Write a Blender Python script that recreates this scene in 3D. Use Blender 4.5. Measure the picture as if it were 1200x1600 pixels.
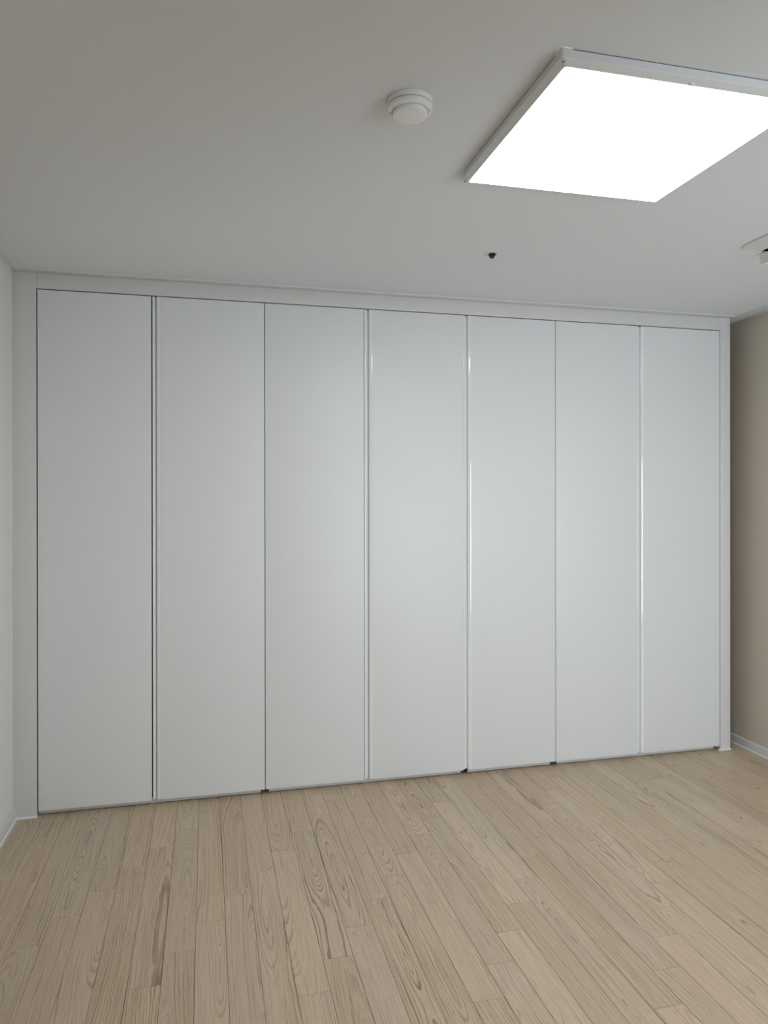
import bpy, bmesh, math, random
from mathutils import Vector, Matrix

for o in list(bpy.data.objects):
    bpy.data.objects.remove(o)
SC = bpy.context.scene
COL = SC.collection
random.seed(7)

# ------------------------------------------------------------------ camera
YAW, PITCH, ROLL = 0.237895, -0.001136, -0.001156
f = Vector((math.sin(YAW) * math.cos(PITCH), math.cos(YAW) * math.cos(PITCH), math.sin(PITCH)))
r = Vector((math.cos(YAW), -math.sin(YAW), 0))
u = r.cross(f)
r2 = r * math.cos(ROLL) + u * math.sin(ROLL)
u2 = -r * math.sin(ROLL) + u * math.cos(ROLL)
cd = bpy.data.cameras.new('camera')
cam = bpy.data.objects.new('camera', cd)
COL.objects.link(cam)
cd.sensor_width = 36
cd.lens = 1126.49 * 36 / 1600
cd.shift_x = 4.743 / 1600
cd.shift_y = -24.33 / 1600
cd.clip_start = 0.05
m3 = Matrix((r2, u2, -f)).transposed()
cam.matrix_world = Matrix.Translation((0.78387, -3.28278, 1.34958)) @ m3.to_4x4()
SC.camera = cam

# ------------------------------------------------------------------ world, exposure
LED_STRENGTH = 12.0
SKY_STRENGTH = 15.5
w = bpy.data.worlds.new('overcast_sky')
SC.world = w
w.use_nodes = True
bg = w.node_tree.nodes['Background']
bg.inputs['Color'].default_value = (0.80, 0.92, 1.02, 1)
bg.inputs['Strength'].default_value = SKY_STRENGTH
SC.view_settings.view_transform = 'Standard'
SC.view_settings.look = 'None'
SC.view_settings.exposure = 0.0
SC.view_settings.gamma = 1.0
SC.view_settings.use_curve_mapping = False

# ------------------------------------------------------------------ room measures (metres)
H = 2.294           # ceiling
ZT = 2.288          # underside of ceiling trims / top of the wardrobe surround
XR = 3.585          # right wall
YB = -3.95          # wall behind the camera
YF = 0.62           # wall behind the wardrobe

# window in the wall behind the camera (daylight)
WX0, WX1, WZ0, WZ1 = 2.50, 3.55, 0.06, 1.75
pl = bpy.data.lights.new('window_portal', 'AREA')
pl.shape = 'RECTANGLE'
pl.size, pl.size_y = WX1 - WX0, WZ1 - WZ0
pl.cycles.is_portal = True
po = bpy.data.objects.new('window_portal', pl)
COL.objects.link(po)
po.location = ((WX0 + WX1) / 2, YB - 0.06, (WZ0 + WZ1) / 2)
po.rotation_euler = (math.radians(90), 0, 0)

# ------------------------------------------------------------------ materials
def mat(name, col, rough=0.5, spec=0.5, bump=0.0, bscale=200.0, mottle=0.0, metallic=0.0, coat=0.0):
    m = bpy.data.materials.new(name)
    m.use_nodes = True
    nt = m.node_tree
    b = nt.nodes['Principled BSDF']
    b.inputs['Base Color'].default_value = (*col, 1)
    b.inputs['Roughness'].default_value = rough
    b.inputs['Specular IOR Level'].default_value = spec
    b.inputs['Metallic'].default_value = metallic
    b.inputs['Coat Weight'].default_value = coat
    if bump or mottle:
        tc = nt.nodes.new('ShaderNodeTexCoord')
        n = nt.nodes.new('ShaderNodeTexNoise')
        n.inputs['Scale'].default_value = bscale
        n.inputs['Detail'].default_value = 4
        nt.links.new(tc.outputs['Object'], n.inputs['Vector'])
        if bump:
            bp = nt.nodes.new('ShaderNodeBump')
            bp.inputs['Strength'].default_value = bump
            bp.inputs['Distance'].default_value = 0.002
            nt.links.new(n.outputs['Fac'], bp.inputs['Height'])
            nt.links.new(bp.outputs['Normal'], b.inputs['Normal'])
        if mottle:
            mx = nt.nodes.new('ShaderNodeMix')
            mx.data_type = 'RGBA'
            mx.inputs[6].default_value = (*[c * (1 - mottle) for c in col], 1)
            mx.inputs[7].default_value = (*[min(1, c * (1 + mottle)) for c in col], 1)
            nt.links.new(n.outputs['Fac'], mx.inputs[0])
            nt.links.new(mx.outputs[2], b.inputs['Base Color'])
    return m

M = {}
M['ceiling'] = mat('ceiling_paper', (0.80, 0.81, 0.825), 0.9, 0.2, 0.25, 160, 0.015)
M['wall'] = mat('white_wallpaper', (0.83, 0.825, 0.80), 0.85, 0.25, 0.3, 140, 0.02)
M['wall_beige'] = mat('beige_wallpaper', (0.63, 0.565, 0.475), 0.85, 0.25, 0.3, 140, 0.03)
M['trim'] = mat('white_trim_film', (0.72, 0.72, 0.72), 0.45, 0.4, 0.05, 60)
M['frame'] = mat('warm_white_filler_film', (0.72, 0.69, 0.68), 0.5, 0.35, 0.06, 300)
M['door'] = mat('satin_white_door_film', (0.785, 0.785, 0.785), 0.42, 0.4, 0.05, 350)
M['profile'] = mat('glossy_white_profile', (0.87, 0.87, 0.865), 0.07, 0.6)
M['melamine'] = mat('white_melamine', (0.66, 0.63, 0.59), 0.5, 0.4, 0.03, 200)
M['carcass'] = mat('shade_darkened_melamine', (0.06, 0.055, 0.05), 0.6, 0.3, 0.03, 200)  # near-black base colour paints in the shade behind the door gaps
M['trim_lit'] = mat('lit_edge_trim_film', (0.88, 0.88, 0.87), 0.4, 0.5, 0.05, 60)  # paler copy of the trim film, the lamp-lit edge painted in
M['sealant'] = mat('white_silicone', (0.85, 0.85, 0.84), 0.3, 0.5, 0.05, 120)
M['plastic'] = mat('white_plastic', (0.87, 0.87, 0.86), 0.35, 0.5, 0.02, 300)
M['metalwhite'] = mat('white_coated_steel', (0.74, 0.74, 0.74), 0.4, 0.5, 0.03, 400)
M['screw'] = mat('dull_screw_steel', (0.25, 0.25, 0.26), 0.45, 0.5, 0.05, 500, metallic=0.6)
M['black'] = mat('black_plastic', (0.012, 0.012, 0.013), 0.4, 0.5, 0.05, 400)
M['darkgap'] = mat('slot_shade_dark', (0.02, 0.02, 0.024), 0.7, 0.3, 0.05, 200)  # shade of the vent slot, put into the colour
M['shadow_gap_strip'] = mat('shadow_gap_dark', (0.10, 0.10, 0.10), 0.9, 0.2, 0.1, 300)  # painted shadow line between lamp rails and ceiling
M['subfloor'] = mat('dark_underlay', (0.06, 0.045, 0.035), 0.9, 0.2, 0.1, 100)

def led_mat():
    m = bpy.data.materials.new('lit_diffuser')
    m.use_nodes = True
    nt = m.node_tree
    nt.nodes.clear()
    out = nt.nodes.new('ShaderNodeOutputMaterial')
    e = nt.nodes.new('ShaderNodeEmission')
    e.inputs['Color'].default_value = (0.98, 1.0, 0.975, 1)
    e.inputs['Strength'].default_value = LED_STRENGTH
    nt.links.new(e.outputs[0], out.inputs[0])
    return m
M['led'] = led_mat()

def glass_mat():
    m = bpy.data.materials.new('window_glass')
    m.use_nodes = True
    nt = m.node_tree
    nt.nodes.clear()
    out = nt.nodes.new('ShaderNodeOutputMaterial')
    t = nt.nodes.new('ShaderNodeBsdfTransparent')
    t.inputs[0].default_value = (0.965, 0.97, 0.97, 1)
    g = nt.nodes.new('ShaderNodeBsdfGlossy')
    g.inputs['Roughness'].default_value = 0.02
    fr = nt.nodes.new('ShaderNodeFresnel')
    fr.inputs[0].default_value = 1.45
    mx = nt.nodes.new('ShaderNodeMixShader')
    nt.links.new(fr.outputs[0], mx.inputs[0])
    nt.links.new(t.outputs[0], mx.inputs[1])
    nt.links.new(g.outputs[0], mx.inputs[2])
    nt.links.new(mx.outputs[0], out.inputs[0])
    return m
M['glass'] = glass_mat()

def wood_mat():
    m = bpy.data.materials.new('bleached_oak_plank')
    m.use_nodes = True
    nt = m.node_tree
    L = nt.links.new
    N = nt.nodes.new
    b = nt.nodes['Principled BSDF']
    def math_(op, a, b_=None, c=None, clamp=False):
        n = N('ShaderNodeMath')
        n.operation = op
        n.use_clamp = clamp
        for i, v in enumerate((a, b_, c)):
            if v is None:
                continue
            if isinstance(v, (int, float)):
                n.inputs[i].default_value = v
            else:
                L(v, n.inputs[i])
        return n.outputs[0]
    tc = N('ShaderNodeTexCoord')
    oi = N('ShaderNodeObjectInfo')
    sep = N('ShaderNodeSeparateXYZ')
    L(tc.outputs['Object'], sep.inputs[0])
    rnd = oi.outputs['Random']
    def rand(k):      # further random numbers per plank
        return math_('FRACT', math_('MULTIPLY', rnd, k))
    r1, r2_, r3, r4 = rand(17.31), rand(53.77), rand(131.9), rand(311.3)
    # per plank shift of the noise space
    off = N('ShaderNodeCombineXYZ')
    L(math_('MULTIPLY', r1, 37.0), off.inputs[0])
    L(math_('MULTIPLY', r2_, 53.0), off.inputs[1])
    L(math_('MULTIPLY', r3, 29.0), off.inputs[2])
    add = N('ShaderNodeVectorMath')
    add.operation = 'ADD'
    L(tc.outputs['Object'], add.inputs[0])
    L(off.outputs[0], add.inputs[1])
    def noise(sx, sy, detail=2, rough=0.5):
        mp = N('ShaderNodeMapping')
        mp.inputs['Scale'].default_value = (sx, sy, 1)
        L(add.outputs[0], mp.inputs[0])
        n = N('ShaderNodeTexNoise')
        n.inputs['Scale'].default_value = 1
        n.inputs['Detail'].default_value = detail
        n.inputs['Roughness'].default_value = rough
        L(mp.outputs[0], n.inputs['Vector'])
        return n.outputs['Fac']
    # cathedral grain: a slice along a slightly tilted, wavering cone of year rings
    wob = math_('SUBTRACT', noise(16, 2.4, 1), 0.5)
    wob2 = math_('SUBTRACT', noise(70, 8, 2), 0.5)
    big = math_('SUBTRACT', noise(3, 2.6, 0), 0.5)
    # pith offset: some planks are flat sawn (arches), others straight grained
    px = math_('MULTIPLY', math_('SUBTRACT', r1, 0.5), 0.09)
    straight = math_('GREATER_THAN', r4, 0.62)
    px = math_('ADD', px, math_('MULTIPLY', straight, 0.09))
    x = math_('ADD', math_('ADD', sep.outputs[0], px), math_('MULTIPLY', wob, 0.022))
    x = math_('ADD', x, math_('MULTIPLY', wob2, 0.0035))
    h = math_('ADD', math_('MULTIPLY', math_('SUBTRACT', sep.outputs[1], math_('MULTIPLY', r2_, 0.813)), 0.062),
              math_('MULTIPLY', big, 0.06))
    d = math_('SQRT', math_('ADD', math_('MULTIPLY', x, x), math_('MULTIPLY', h, h)))
    dn = N('ShaderNodeTexNoise')
    dn.noise_dimensions = '1D'
    dn.inputs['Scale'].default_value = 1.0
    dn.inputs['Detail'].default_value = 1.0
    L(math_('MULTIPLY_ADD', d, 38.0, math_('MULTIPLY', r1, 91.0)), dn.inputs['W'])
    phase = math_('MULTIPLY_ADD', d, 150.0, math_('MULTIPLY', dn.outputs['Fac'], 3.0))
    phase = math_('ADD', phase, math_('MULTIPLY', wob2, 0.8))
    ring = math_('FRACT', phase)
    wn = N('ShaderNodeTexWhiteNoise')
    wn.noise_dimensions = '1D'
    L(math_('ADD', math_('FLOOR', phase), math_('MULTIPLY', r2_, 77.0)), wn.inputs['W'])
    ringamp = math_('MULTIPLY_ADD', wn.outputs['Value'], 0.7, 0.35)
    cr = N('ShaderNodeValToRGB')
    e = cr.color_ramp.elements
    e[0].position, e[0].color = 0.0, (0.15, 0.15, 0.15, 1)
    e[1].position, e[1].color = 1.0, (0.2, 0.2, 0.2, 1)
    a1 = e.new(0.5); a1.color = (0.1, 0.1, 0.1, 1)
    a2 = e.new(0.78); a2.color = (0.85, 0.85, 0.85, 1)
    a3 = e.new(0.93); a3.color = (0.95, 0.95, 0.95, 1)
    L(ring, cr.inputs[0])
    # strength of the rings: varies along the plank and from plank to plank
    amp = math_('MULTIPLY_ADD', r3, 0.75, 0.55)
    amp = math_('MULTIPLY', amp, math_('MULTIPLY_ADD', noise(18, 3, 1), 1.2, 0.1), None, True)
    grain = math_('MULTIPLY', math_('MULTIPLY', cr.outputs[0], ringamp), amp)
    fine = noise(300, 6, 3, 0.65)
    pore = noise(900, 26, 2, 0.6)
    mixf = math_('ADD', grain, math_('MULTIPLY', math_('SUBTRACT', fine, 0.5), 1.1))
    porem = N('ShaderNodeMapRange')
    porem.inputs['From Min'].default_value = 0.56
    porem.inputs['From Max'].default_value = 0.72
    L(pore, porem.inputs[0])
    mixf = math_('ADD', mixf, math_('MULTIPLY', porem.outputs[0], 0.3), None, True)
    c = N('ShaderNodeMix')
    c.data_type = 'RGBA'
    c.inputs[6].default_value = (0.635, 0.498, 0.360, 1)
    c.inputs[7].default_value = (0.270, 0.190, 0.122, 1)
    L(mixf, c.inputs[0])
    # plank to plank tone
    hsv = N('ShaderNodeHueSaturation')
    L(c.outputs[2], hsv.inputs['Color'])
    L(math_('MULTIPLY_ADD', r2_, 0.11, 0.96), hsv.inputs['Value'])
    L(math_('MULTIPLY_ADD', r4, 0.12, 0.92), hsv.inputs['Saturation'])
    L(math_('MULTIPLY_ADD', r1, 0.008, 0.495), hsv.inputs['Hue'])
    L(hsv.outputs[0], b.inputs['Base Color'])
    b.inputs['Roughness'].default_value = 0.42
    b.inputs['Specular IOR Level'].default_value = 0.35
    bp = N('ShaderNodeBump')
    bp.inputs['Strength'].default_value = 0.12
    bp.inputs['Distance'].default_value = 0.001
    bp.invert = True
    L(mixf, bp.inputs['Height'])
    L(bp.outputs[0], b.inputs['Normal'])
    return m
M['wood'] = wood_mat()

# ------------------------------------------------------------------ builders
def bm_box(bm, x0, x1, y0, y1, z0, z1):
    g = bmesh.ops.create_cube(bm, size=1)
    for v in g['verts']:
        v.co = Vector(((x0 + x1) / 2 + v.co.x * (x1 - x0), (y0 + y1) / 2 + v.co.y * (y1 - y0), (z0 + z1) / 2 + v.co.z * (z1 - z0)))
    return g['verts']

def bevel_all(bm, width, seg=2):
    bmesh.ops.bevel(bm, geom=list(bm.edges), offset=width, segments=seg, profile=0.5, affect='EDGES', clamp_overlap=True)

def bm_prism(bm, pts, axis, a0, a1):
    """extrude a closed 2-D outline along an axis; pts are the two other coordinates in axis order"""
    def P(p, a):
        if axis == 'z': return (p[0], p[1], a)
        if axis == 'y': return (p[0], a, p[1])
        return (a, p[0], p[1])
    A = [bm.verts.new(P(p, a0)) for p in pts]
    B = [bm.verts.new(P(p, a1)) for p in pts]
    n = len(pts)
    bm.faces.new(A)
    bm.faces.new(B[::-1])
    for i in range(n):
        bm.faces.new((A[i], B[i], B[(i + 1) % n], A[(i + 1) % n]))
    bmesh.ops.recalc_face_normals(bm, faces=list(bm.faces))

def bm_lathe(bm, prof, seg=48, cx=0, cy=0):
    """prof: (radius, z) from axis to axis"""
    rings = []
    for (rad, z) in prof:
        if rad < 1e-6:
            rings.append([bm.verts.new((cx, cy, z))])
        else:
            rings.append([bm.verts.new((cx + rad * math.cos(2 * math.pi * k / seg), cy + rad * math.sin(2 * math.pi * k / seg), z)) for k in range(seg)])
    for a, b in zip(rings, rings[1:]):
        for k in range(seg):
            k2 = (k + 1) % seg
            if len(a) == 1:
                bm.faces.new((a[0], b[k], b[k2]))
            elif len(b) == 1:
                bm.faces.new((a[k], b[0], a[k2]))
            else:
                bm.faces.new((a[k], b[k], b[k2], a[k2]))
    bmesh.ops.recalc_face_normals(bm, faces=list(bm.faces))

def obj(name, bm, m, parent=None, origin=None, smooth=None):
    me = bpy.data.meshes.new(name)
    if origin is not None:
        bmesh.ops.translate(bm, verts=list(bm.verts), vec=-Vector(origin))
    bm.to_mesh(me)
    bm.free()
    me.materials.append(m)
    if smooth is not None:
        for p in me.polygons:
            p.use_smooth = True
        me.set_sharp_from_angle(angle=math.radians(smooth))
    o = bpy.data.objects.new(name, me)
    COL.objects.link(o)
    if origin is not None:
        o.location = Vector(origin)
    if parent is not None:
        o.parent = parent
        pw = parent_loc(parent)
        o.location = o.location - pw
    return o

def parent_loc(p):
    v = Vector((0, 0, 0))
    while p is not None:
        v += p.location
        p = p.parent
    return v

def box(name, dims, m, parent=None, bev=0.0, seg=2, smooth=None):
    bm = bmesh.new()
    bm_box(bm, *dims)
    if bev:
        bevel_all(bm, bev, seg)
        smooth = 40 if smooth is None else smooth
    x0, x1, y0, y1, z0, z1 = dims
    return obj(name, bm, m, parent, ((x0 + x1) / 2, (y0 + y1) / 2, z0), smooth)

def thing(name, label, cat, loc, group=None):
    o = bpy.data.objects.new(name, None)
    COL.objects.link(o)
    o.empty_display_size = 0.1
    o.location = loc
    o['label'] = label
    o['category'] = cat
    if group:
        o['group'] = group
    return o

def struct(o, label, cat=None):
    o['kind'] = 'structure'
    o['label'] = label
    return o

# ------------------------------------------------------------------ room shell
T = 0.12
struct(box('wall_left', (-T, 0, YB - T, YF + T, -0.05, H + 0.1), M['wall']), 'white wallpapered side wall at the left edge of the photo')
struct(box('wall_right', (XR, XR + T, YB - T, YF + T, -0.05, H + 0.1), M['wall_beige']), 'beige wallpapered side wall beyond the right wardrobe post')
struct(box('wall_front', (-T, XR + T, YF, YF + T, -0.05, H + 0.1), M['wall_beige']), 'wall hidden behind the built-in wardrobe')
# back wall with the window opening
bm = bmesh.new()
bm_box(bm, 0, WX0, YB - T, YB, -0.05, H + 0.1)
bm_box(bm, WX1, XR, YB - T, YB, -0.05, H + 0.1)
bm_box(bm, WX0, WX1, YB - T, YB, -0.05, WZ0)
bm_box(bm, WX0, WX1, YB - T, YB, WZ1, H + 0.1)
struct(obj('wall_back', bm, M['wall'], None, (0, YB, 0)), 'white wall behind the camera with the window')
bm = bmesh.new()
for d in ((WX0, WX1, WZ0, WZ0 + .05), (WX0, WX1, WZ1 - .05, WZ1), (WX0, WX0 + .05, WZ0, WZ1), (WX1 - .05, WX1, WZ0, WZ1),
          ((WX0 + WX1) / 2 - .03, (WX0 + WX1) / 2 + .03, WZ0, WZ1)):
    bm_box(bm, d[0], d[1], YB - 0.10, YB - 0.03, d[2], d[3])
win = struct(obj('window_1', bm, M['plastic'], None, (WX0, YB, WZ0)), 'white framed two-pane window in the wall behind the camera')
for k in range(2):
    xm = (WX0 + WX1) / 2
    a, b_ = (WX0 + .05, xm - .03) if k == 0 else (xm + .03, WX1 - .05)
    box('pane', (a, b_, YB - 0.068, YB - 0.064, WZ0 + .05, WZ1 - .05), M['glass'], win)
struct(box('ceiling', (-T, XR + T, YB - T, YF + T, H, H + 0.1), M['ceiling']), 'flat white papered ceiling')

# ceiling trims (flat mouldings)
tl = struct(box('trim_1', (0, 0.042, YB, -0.04, ZT, H), M['trim_lit'], bev=0.001), 'thin flat white ceiling moulding along the left wall')
struct(box('trim_2', (0, 3.488, -0.04, 0.02, ZT, H), M['trim'], bev=0.001), 'thin flat white ceiling moulding above the wardrobe')
struct(box('trim_3', (XR - 0.085, XR, YB, -0.04, H - 0.003, H), M['ceiling'], bev=0.001), 'thin flat white ceiling moulding along the right wall')

def baseboard(name, side, y0, y1, label):
    x = 0 if side > 0 else XR
    s = side
    bm = bmesh.new()
    pts = [(x, 0.0), (x + s * 0.010, 0.0), (x + s * 0.010, 0.042), (x + s * 0.007, 0.047), (x, 0.048)]
    bm_prism(bm, pts, 'y', y0, y1)
    b = struct(obj(name, bm, M['trim'], None, (x, (y0 + y1) / 2, 0)), label)
    bm = bmesh.new()
    q = [(x + s * 0.0098, 0.0), (x + s * 0.0155, 0.0), (x + s * 0.0145, 0.0025), (x + s * 0.012, 0.005), (x + s * 0.0098, 0.006)]
    bm_prism(bm, q, 'y', y0, y1)
    obj('sealant_bead', bm, M['sealant'], b, (x, (y0 + y1) / 2, 0))
    return b
baseboard('baseboard_left', 1, YB, 0.0, 'low white baseboard along the left wall')
baseboard('baseboard_right', -1, YB, YF, 'low white baseboard along the beige right wall')

# ------------------------------------------------------------------ floor: planks in a one-sixth staircase bond
TH = 0.010
bm = bmesh.new()
bm_box(bm, -T, XR + T, YB - T, YF + T, -0.06, -TH)
floor = struct(obj('floor', bm, M['subfloor'], None, (XR / 2, -1.6, -0.06)), 'floor of pale bleached oak planks running toward the wardrobe')
PW, PLEN, GAP = 0.0902, 0.813, 0.0007
X0 = 0.841
def plank_mesh(xa, xb, ya, yb):
    """board with softened upper edges; local x centred on the full board, local y from its near end"""
    bm = bmesh.new()
    c, z = 0.0009, 0.0009
    A = [(xa, ya), (xb, ya), (xb, yb), (xa, yb)]
    B = [(xa + c, ya + c), (xb - c, ya + c), (xb - c, yb - c), (xa + c, yb - c)]
    lo = [bm.verts.new((p[0], p[1], -TH)) for p in A]
    mi = [bm.verts.new((p[0], p[1], -z)) for p in A]
    hi = [bm.verts.new((p[0], p[1], 0)) for p in B]
    bm.faces.new(hi)
    for i in range(4):
        j = (i + 1) % 4
        bm.faces.new((lo[i], lo[j], mi[j], mi[i]))
        bm.faces.new((mi[i], mi[j], hi[j], hi[i]))
    me = bpy.data.meshes.new('plank')
    bm.to_mesh(me)
    bm.free()
    me.materials.append(M['wood'])
    return me
cache = {}
fl = floor.location
for k in range(-10, 32):
    xl, xr = X0 + k * PW, X0 + (k + 1) * PW
    if xr < 0.004 or xl > XR - 0.004:
        continue
    xc = (xl + xr) / 2
    xa, xb = max(xl + GAP / 2, 0.0), min(xr - GAP / 2, XR)
    yend = YF if xr > 3.47 else 0.06
    y0 = -0.80 + 0.1355 * (k % 6) - 6 * PLEN
    for n in range(9):
        ya, yb = y0 + n * PLEN, y0 + (n + 1) * PLEN
        if yb < YB + 0.01 or ya > yend - 0.01:
            continue
        a, b_ = max(ya + GAP / 2, YB), min(yb - GAP / 2, yend)
        key = tuple(round(v, 4) for v in (xa - xc, xb - xc, a - ya, b_ - ya))
        if key not in cache:
            cache[key] = plank_mesh(xa - xc, xb - xc, a - ya, b_ - ya)
        o = bpy.data.objects.new('plank', cache[key])
        COL.objects.link(o)
        o.parent = floor
        o.location = Vector((xc, ya, 0)) - fl

# ------------------------------------------------------------------ wardrobe surround: two posts and a header
ZH = 2.2222
PL1, PR0, PR1 = 0.0910, 3.4262, 3.488
sur = thing('wardrobe_surround', 'warm white filler frame of two posts and a header around the wardrobe doors', 'panel frame', (1.744, 0.0, 0))
pst = box('post', (0.0, PL1, 0.0, 0.022, 0.0, ZT), M['frame'], sur, 0.0012)
psr = box('post', (PR0, PR1, 0.0, 0.60, 0.0, ZT), M['frame'], sur, 0.0012)
box('header', (PL1 + 0.0004, PR0 - 0.0004, 0.0, 0.022, ZH, ZT), M['frame'], sur, 0.0012)
def bead(parent, x0, x1, y):
    bm = bmesh.new()
    bm_prism(bm, [(y + 0.002, 0.0), (y - 0.006, 0.0), (y - 0.005, 0.003), (y - 0.002, 0.0055), (y + 0.002, 0.0065)], 'x', x0, x1)
    obj('sealant_bead', bm, M['sealant'], parent, ((x0 + x1) / 2, y, 0))
bead(pst, 0.010, PL1 + 0.002, 0.0)
bead(psr, PR0 - 0.012, PR1 + 0.001, 0.0)

# ------------------------------------------------------------------ wardrobe cabinets with full height doors
DZ0, DZ1, DT = 0.0239, 2.2178, 0.020
def profile_section(xr, lip):
    """moulded grip: rounded lip, finger cove and bevel running into the door face (x, y)"""
    P = []
    lx0, lx1 = lip, lip + 0.0060
    for i in range(9):                       # gently rounded lip
        t = i / 8
        P.append((lx0 + (lx1 - lx0) * t, 0.0036 + 0.0007 * (2 * t - 1) ** 2))
    for i in range(1, 8):                    # cove
        t = i / 7
        P.append((lx1 + (xr - 0.0004 - lx1) * t, 0.0043 + 0.0127 * math.sin(t * math.pi * 0.5)))
    P.append((xr, 0.0170))
    P.append((xr, 0.0042))
    for i in range(1, 9):                    # convex bevel to the face
        t = i / 8
        P.append((xr + 0.0145 * t, 0.0036 * (1 - t) ** 2.0))
    P.append((xr + 0.0145, DT))
    P.append((lx0, DT))
    return P

def door(parent, xa, xb, grip, lip=None):
    """grip = True: moulded grip along the left edge, xa = where its bevel begins"""
    x0 = xa + 0.0147 if grip else xa
    bm = bmesh.new()
    bm_box(bm, x0, xb, 0.0, DT, DZ0, DZ1)
    edges = [e for e in bm.edges if abs(e.verts[0].co.z - e.verts[1].co.z) > 1 and e.verts[0].co.y < 0.01
             and (not grip or e.verts[0].co.x > x0 + 0.01)]
    edges += [e for e in bm.edges if abs(e.verts[0].co.x - e.verts[1].co.x) > 0.1 and e.verts[0].co.y < 0.01 and e.verts[1].co.y < 0.01]
    bmesh.ops.bevel(bm, geom=edges, offset=0.0016, segments=3, profile=0.5, affect='EDGES')
    d = obj('door', bm, M['door'], parent, ((x0 + xb) / 2, 0.0, DZ0), 40)
    if grip:
        bm = bmesh.new()
        bm_prism(bm, profile_section(xa, lip), 'z', DZ0 + 0.003, DZ1)
        g = obj('handle_profile', bm, M['profile'], d, (xa, 0.0, DZ0), 50)
        g['label'] = 'glossy white moulded grip along the left edge of the door'
    return d

def cabinet(label, x0, x1, doors):
    t = thing('wardrobe_cabinet', label, 'wardrobe', ((x0 + x1) / 2, 0.0, 0), 'built-in wardrobe cabinets')
    bm = bmesh.new()
    p, ya, yb, za, zb = 0.018, 0.0235, 0.595, 0.030, 2.219
    bm_box(bm, x0, x0 + p, ya, yb, za, zb)
    bm_box(bm, x1 - p, x1, ya, yb, za, zb)
    bm_box(bm, x0 + p, x1 - p, ya, yb, za, za + p)
    bm_box(bm, x0 + p, x1 - p, ya, yb, zb - p, zb)
    bm_box(bm, x0 + p, x1 - p, yb - 0.009, yb, za + p, zb - p)
    obj('carcass', bm, M['carcass'], t, ((x0 + x1) / 2, 0.3, za))
    for d in doors:
        door(t, *d)
    box('plinth', (x0 + (0.017 if x0 > 0.2 else -0.002), x1 - 0.017, 0.028, 0.046, 0.0018, 0.0285), M['melamine'], t, 0.0006, 1)
    return t
cabinet('leftmost wardrobe cabinet, two tall white doors beside the left post', 0.0945, 1.0400,
        [(0.0960, 0.5525, False), (0.5750, 1.0397, True, 0.5577)])
cabinet('second wardrobe cabinet from the left, two tall white doors in the middle', 1.0420, 2.0000,
        [(1.0427, 1.4990, False), (1.5240, 1.9870, True, 1.5020)])
cabinet('narrow wardrobe cabinet with a single tall white door, third from the left', 2.0020, 2.4730,
        [(2.0137, 2.4727, True, 1.9888)])
cabinet('rightmost wardrobe cabinet, two tall white doors beside the right post', 2.4752, 3.4235,
        [(2.4755, 2.9310, False), (2.9550, 3.4228, True, 2.9328)])

# ------------------------------------------------------------------ square ceiling light
LX0, LX1, LY0, LY1 = 1.5124, 2.1622, -1.8968, -1.2827
LZ = H - 0.0300         # lit face
LO = H - 0.0205         # lower end of the upright sides
lamp = thing('ceiling_light', 'square white ceiling light with a brightly lit flat diffuser', 'light', ((LX0 + LX1) / 2, (LY0 + LY1) / 2, LZ))
CB = 0.026      # corner block length
LIP = 0.0165
def rail(axis, fixed, sgn, a0, a1):
    """L-shaped side rail: an upright side and a lip sloping down to the diffuser"""
    bm = bmesh.new()
    s = sgn
    pts = [(fixed + s * 0.0012, H - 0.0022), (fixed + s * 0.0012, LO + 0.004), (fixed, LO + 0.003), (fixed + s * 0.0002, LO + 0.0006), (fixed + s * 0.001, LO - 0.0004),
           (fixed + s * LIP, LZ), (fixed + s * LIP, LZ + 0.0030), (fixed + s * 0.004, LO + 0.003), (fixed + s * 0.004, H - 0.0022)]
    bm_prism(bm, pts, axis, a0, a1)
    c = (a0 + a1) / 2
    org = (c, fixed, LZ) if axis == 'x' else (fixed, c, LZ)
    return obj('frame_rail', bm, M['metalwhite'], lamp, org)
rail('x', LY1, -1, LX0 + CB, LX1 - CB)
rail('x', LY0, 1, LX0 + CB, LX1 - CB)
rail('y', LX0, 1, LY0 + CB, LY1 - CB)
rail('y', LX1, -1, LY0 + CB, LY1 - CB)
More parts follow.
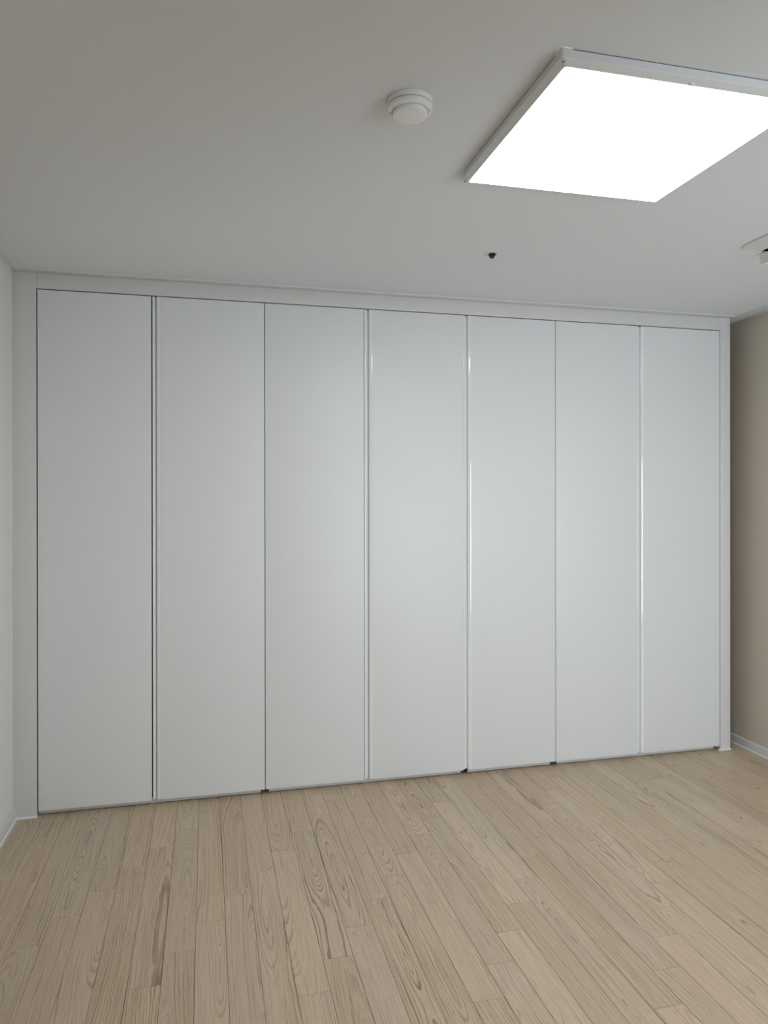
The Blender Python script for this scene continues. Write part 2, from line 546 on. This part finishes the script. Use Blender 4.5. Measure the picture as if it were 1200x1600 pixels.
for (cx, sx) in ((LX0, 1), (LX1, -1)):
    for (cy, sy) in ((LY0, 1), (LY1, -1)):
        bm = bmesh.new()
        e_, R_ = 0.0006, 0.008
        O = [(cx - sx * e_, cy + sy * CB)]
        for i in range(6):                   # rounded outside corner
            a = math.pi / 2 * i / 5
            O.append((cx + sx * (R_ - R_ * math.cos(a)) - sx * e_, cy + sy * (R_ - R_ * math.sin(a)) - sy * e_))
        O.append((cx + sx * CB, cy - sy * e_))
        I = [(cx + sx * LIP, cy + sy * CB)]
        for i in range(6):                   # small rounded inside corner
            a = math.pi / 2 * i / 5
            I.append((cx + sx * (LIP + 0.004 - 0.004 * math.cos(a)), cy + sy * (LIP + 0.004 - 0.004 * math.sin(a))))
        I.append((cx + sx * CB, cy + sy * LIP))
        rows = [[bm.verts.new((p[0], p[1], z)) for p in L_] for L_, z in
                ((O, H - 0.0004), (O, LO), ([(p[0] + sx * 0.0008, p[1] + sy * 0.0008) for p in O], LO - 0.001), (I, LZ - 0.0007), (I, LZ + 0.0032))]
        for A_, B_ in zip(rows, rows[1:] + rows[:1]):
            for i in range(7):
                bm.faces.new((A_[i], A_[i + 1], B_[i + 1], B_[i]))
        bm.faces.new([r_[0] for r_ in rows])
        bm.faces.new([r_[7] for r_ in rows][::-1])
        bmesh.ops.recalc_face_normals(bm, faces=list(bm.faces))
        c = obj('corner_cap', bm, M['metalwhite'], lamp, (cx, cy, LZ))
        bm = bmesh.new()
        bm_lathe(bm, [(0, LZ + 0.0028), (0.0026, LZ + 0.0030), (0.0032, LZ + 0.0050), (0, LZ + 0.0050)], 12, cx + sx * 0.0085, cy + sy * 0.0085)
        obj('screw', bm, M['screw'], c, (cx + sx * 0.0085, cy + sy * 0.0085, LZ))
for (x0, x1, y0, y1) in (((LX0 + LX1) / 2 - 0.006, (LX0 + LX1) / 2 + 0.006, LY0 + LIP - 0.007, LY0 + LIP + 0.0002),
                         ((LX0 + LX1) / 2 - 0.006, (LX0 + LX1) / 2 + 0.006, LY1 - LIP - 0.0002, LY1 - LIP + 0.007)):
    box('clip', (x0, x1, y0, y1, LZ - 0.0010, LZ + 0.0040), M['plastic'], lamp, 0.0005, 1)
box('diffuser', (LX0 + LIP + 0.0003, LX1 - LIP - 0.0003, LY0 + LIP + 0.0003, LY1 - LIP - 0.0003, LZ + 0.0004, LZ + 0.0030), M['led'], lamp)
for d in ((LX0 + 0.0022, LX1 - 0.0022, LY0 + 0.0022, LY0 + 0.006), (LX0 + 0.0022, LX1 - 0.0022, LY1 - 0.006, LY1 - 0.0022),
          (LX0 + 0.0022, LX0 + 0.006, LY0 + 0.006, LY1 - 0.006), (LX1 - 0.006, LX1 - 0.0022, LY0 + 0.006, LY1 - 0.006)):
    box('shadow_gap_strip', (*d, H - 0.0024, H - 0.0001), M['shadow_gap_strip'], lamp)  # added dark strip: paints the shadow gap and blocks leaking light
box('back_plate', (LX0 + 0.0065, LX1 - 0.0065, LY0 + 0.0065, LY1 - 0.0065, H - 0.003, H - 0.0005), M['metalwhite'], lamp)

# ------------------------------------------------------------------ smoke detector
SX, SY = 1.259, -1.6225
sd = thing('smoke_detector', 'round white smoke detector on the ceiling left of the square light', 'detector', (SX, SY, H - 0.038))
bm = bmesh.new()
bm_lathe(bm, [(0, H), (0.0525, H), (0.0540, H - 0.002), (0.0540, H - 0.0115), (0.0530, H - 0.0128), (0.0490, H - 0.0132), (0.0490, H - 0.0150), (0, H - 0.0150)], 64, SX, SY)
obj('base', bm, M['plastic'], sd, (SX, SY, H), 35)
bm = bmesh.new()
bm_lathe(bm, [(0, H - 0.0150), (0.0500, H - 0.0150), (0.0530, H - 0.0156), (0.0536, H - 0.0168), (0.0535, H - 0.0235), (0.0520, H - 0.0262), (0.0490, H - 0.0285), (0.0450, H - 0.0292),
              (0.0435, H - 0.0280), (0.0430, H - 0.0255), (0, H - 0.0255)], 64, SX, SY)
ho = obj('housing', bm, M['plastic'], sd, (SX, SY, H), 35)
bm = bmesh.new()
bm_lathe(bm, [(0, H - 0.0258), (0.0418, H - 0.0258), (0.0422, H - 0.0330), (0.0410, H - 0.0358), (0.0380, H - 0.0376), (0.0330, H - 0.0384), (0, H - 0.0390)], 64, SX, SY)
obj('sensor_cap', bm, M['plastic'], sd, (SX, SY, H), 35)
for ang in (163, -27):
    a = math.radians(ang)
    px_, py_ = SX + 0.0485 * math.cos(a), SY + 0.0485 * math.sin(a)
    bm = bmesh.new()
    bm_lathe(bm, [(0, H - 0.0300), (0.0012, H - 0.0299), (0.0015, H - 0.0283), (0, H - 0.0283)], 10, px_, py_)
    obj('indicator_dot', bm, M['screw'], ho, (px_, py_, H))

# ------------------------------------------------------------------ sprinkler
PX, PY = 1.8701, -0.6487
sp = thing('sprinkler_head', 'small black sprinkler head hanging from the ceiling above the middle doors', 'sprinkler', (PX, PY, H - 0.018))
bm = bmesh.new()
bm_lathe(bm, [(0.012, H), (0.0330, H), (0.0330, H - 0.0008), (0.0300, H - 0.0022), (0.0180, H - 0.0026), (0.0150, H - 0.0012), (0.012, H - 0.0012)], 48, PX, PY)
obj('escutcheon', bm, M['metalwhite'], sp, (PX, PY, H), 35)
bm = bmesh.new()
bm_lathe(bm, [(0, H - 0.0005), (0.0118, H - 0.0010), (0.0140, H - 0.0040), (0.0138, H - 0.0075), (0.0105, H - 0.0100), (0, H - 0.0100)], 32, PX, PY)
obj('body', bm, M['black'], sp, (PX, PY, H), 35)
bm = bmesh.new()
bm_lathe(bm, [(0, H - 0.0098), (0.0095, H - 0.0098), (0.0098, H - 0.0145), (0.0088, H - 0.0172), (0.0060, H - 0.0180), (0, H - 0.0180)], 32, PX, PY)
obj('deflector_cap', bm, M['black'], sp, (PX, PY, H), 35)

# ------------------------------------------------------------------ ceiling vent with an open flap
VX0, VX1, VY0, VY1, VZ = 2.7554, 3.190, -1.90, -0.9376, H - 0.009
vt = thing('ceiling_vent', 'white ceiling vent with a dark slot and an open flap, cut by the right edge', 'vent', ((VX0 + VX1) / 2, (VY0 + VY1) / 2, VZ))
SX0, SX1, SY0, SY1 = 2.8528, 2.897, -1.84, -0.9406
bm = bmesh.new()
R_ = 0.035
outline = []
for (cx, cy, a0) in ((VX1 - R_, VY1 - R_, 0), (VX0 + R_, VY1 - R_, 90), (VX0 + R_, VY0 + R_, 180), (VX1 - R_, VY0 + R_, 270)):
    for i in range(9):
        a = math.radians(a0 + 90 * i / 8)
        outline.append((cx + R_ * math.cos(a), cy + R_ * math.sin(a)))
hole = [(SX0, SY0), (SX1, SY0), (SX1, SY1), (SX0, SY1)]
def loop(pts, z):
    vs = [bm.verts.new((p[0], p[1], z)) for p in pts]
    es = [bm.edges.new((vs[i], vs[(i + 1) % len(vs)])) for i in range(len(vs))]
    return vs, es
ins = 0.004
cxm, cym = (VX0 + VX1) / 2, (VY0 + VY1) / 2
small = [(cxm + (p[0] - cxm) * (1 - ins / 0.21), cym + (p[1] - cym) * (1 - ins / 0.49)) for p in outline]
vo, eo = loop(small, VZ)
vh, eh = loop(hole, VZ)
bmesh.ops.triangle_fill(bm, edges=eo + eh, use_beauty=True)
v2 = [bm.verts.new((p[0], p[1], VZ + 0.003)) for p in outline]
v3 = [bm.verts.new((p[0], p[1], H - 0.0004)) for p in outline]
n = len(outline)
for i in range(n):
    j = (i + 1) % n
    bm.faces.new((vo[i], vo[j], v2[j], v2[i]))
    bm.faces.new((v2[i], v2[j], v3[j], v3[i]))
h2 = [bm.verts.new((p[0], p[1], H - 0.0004)) for p in hole]
for i in range(4):
    j = (i + 1) % 4
    bm.faces.new((vh[i], h2[i], h2[j], vh[j]))
bmesh.ops.recalc_face_normals(bm, faces=list(bm.faces))
obj('panel', bm, M['metalwhite'], vt, (cxm, cym, VZ))
box('slot_shade', (SX0, SX1, SY0, SY1, H - 0.004, H - 0.0008), M['darkgap'], vt)  # dark sheet standing in for the shade of a deeper slot
bm = bmesh.new()
# flap: a thin blade hinged at the far side of the slot and hanging down toward it
pts = [(2.893, VZ + 0.004), (2.887, VZ + 0.004), (2.8940, 2.2550), (2.8925, 2.2515), (2.8990, 2.2485), (2.9010, 2.2540)]
bm_prism(bm, pts, 'y', SY0 + 0.006, -0.890)
obj('flap', bm, M['profile'], vt, (2.88, -1.38, 2.234))
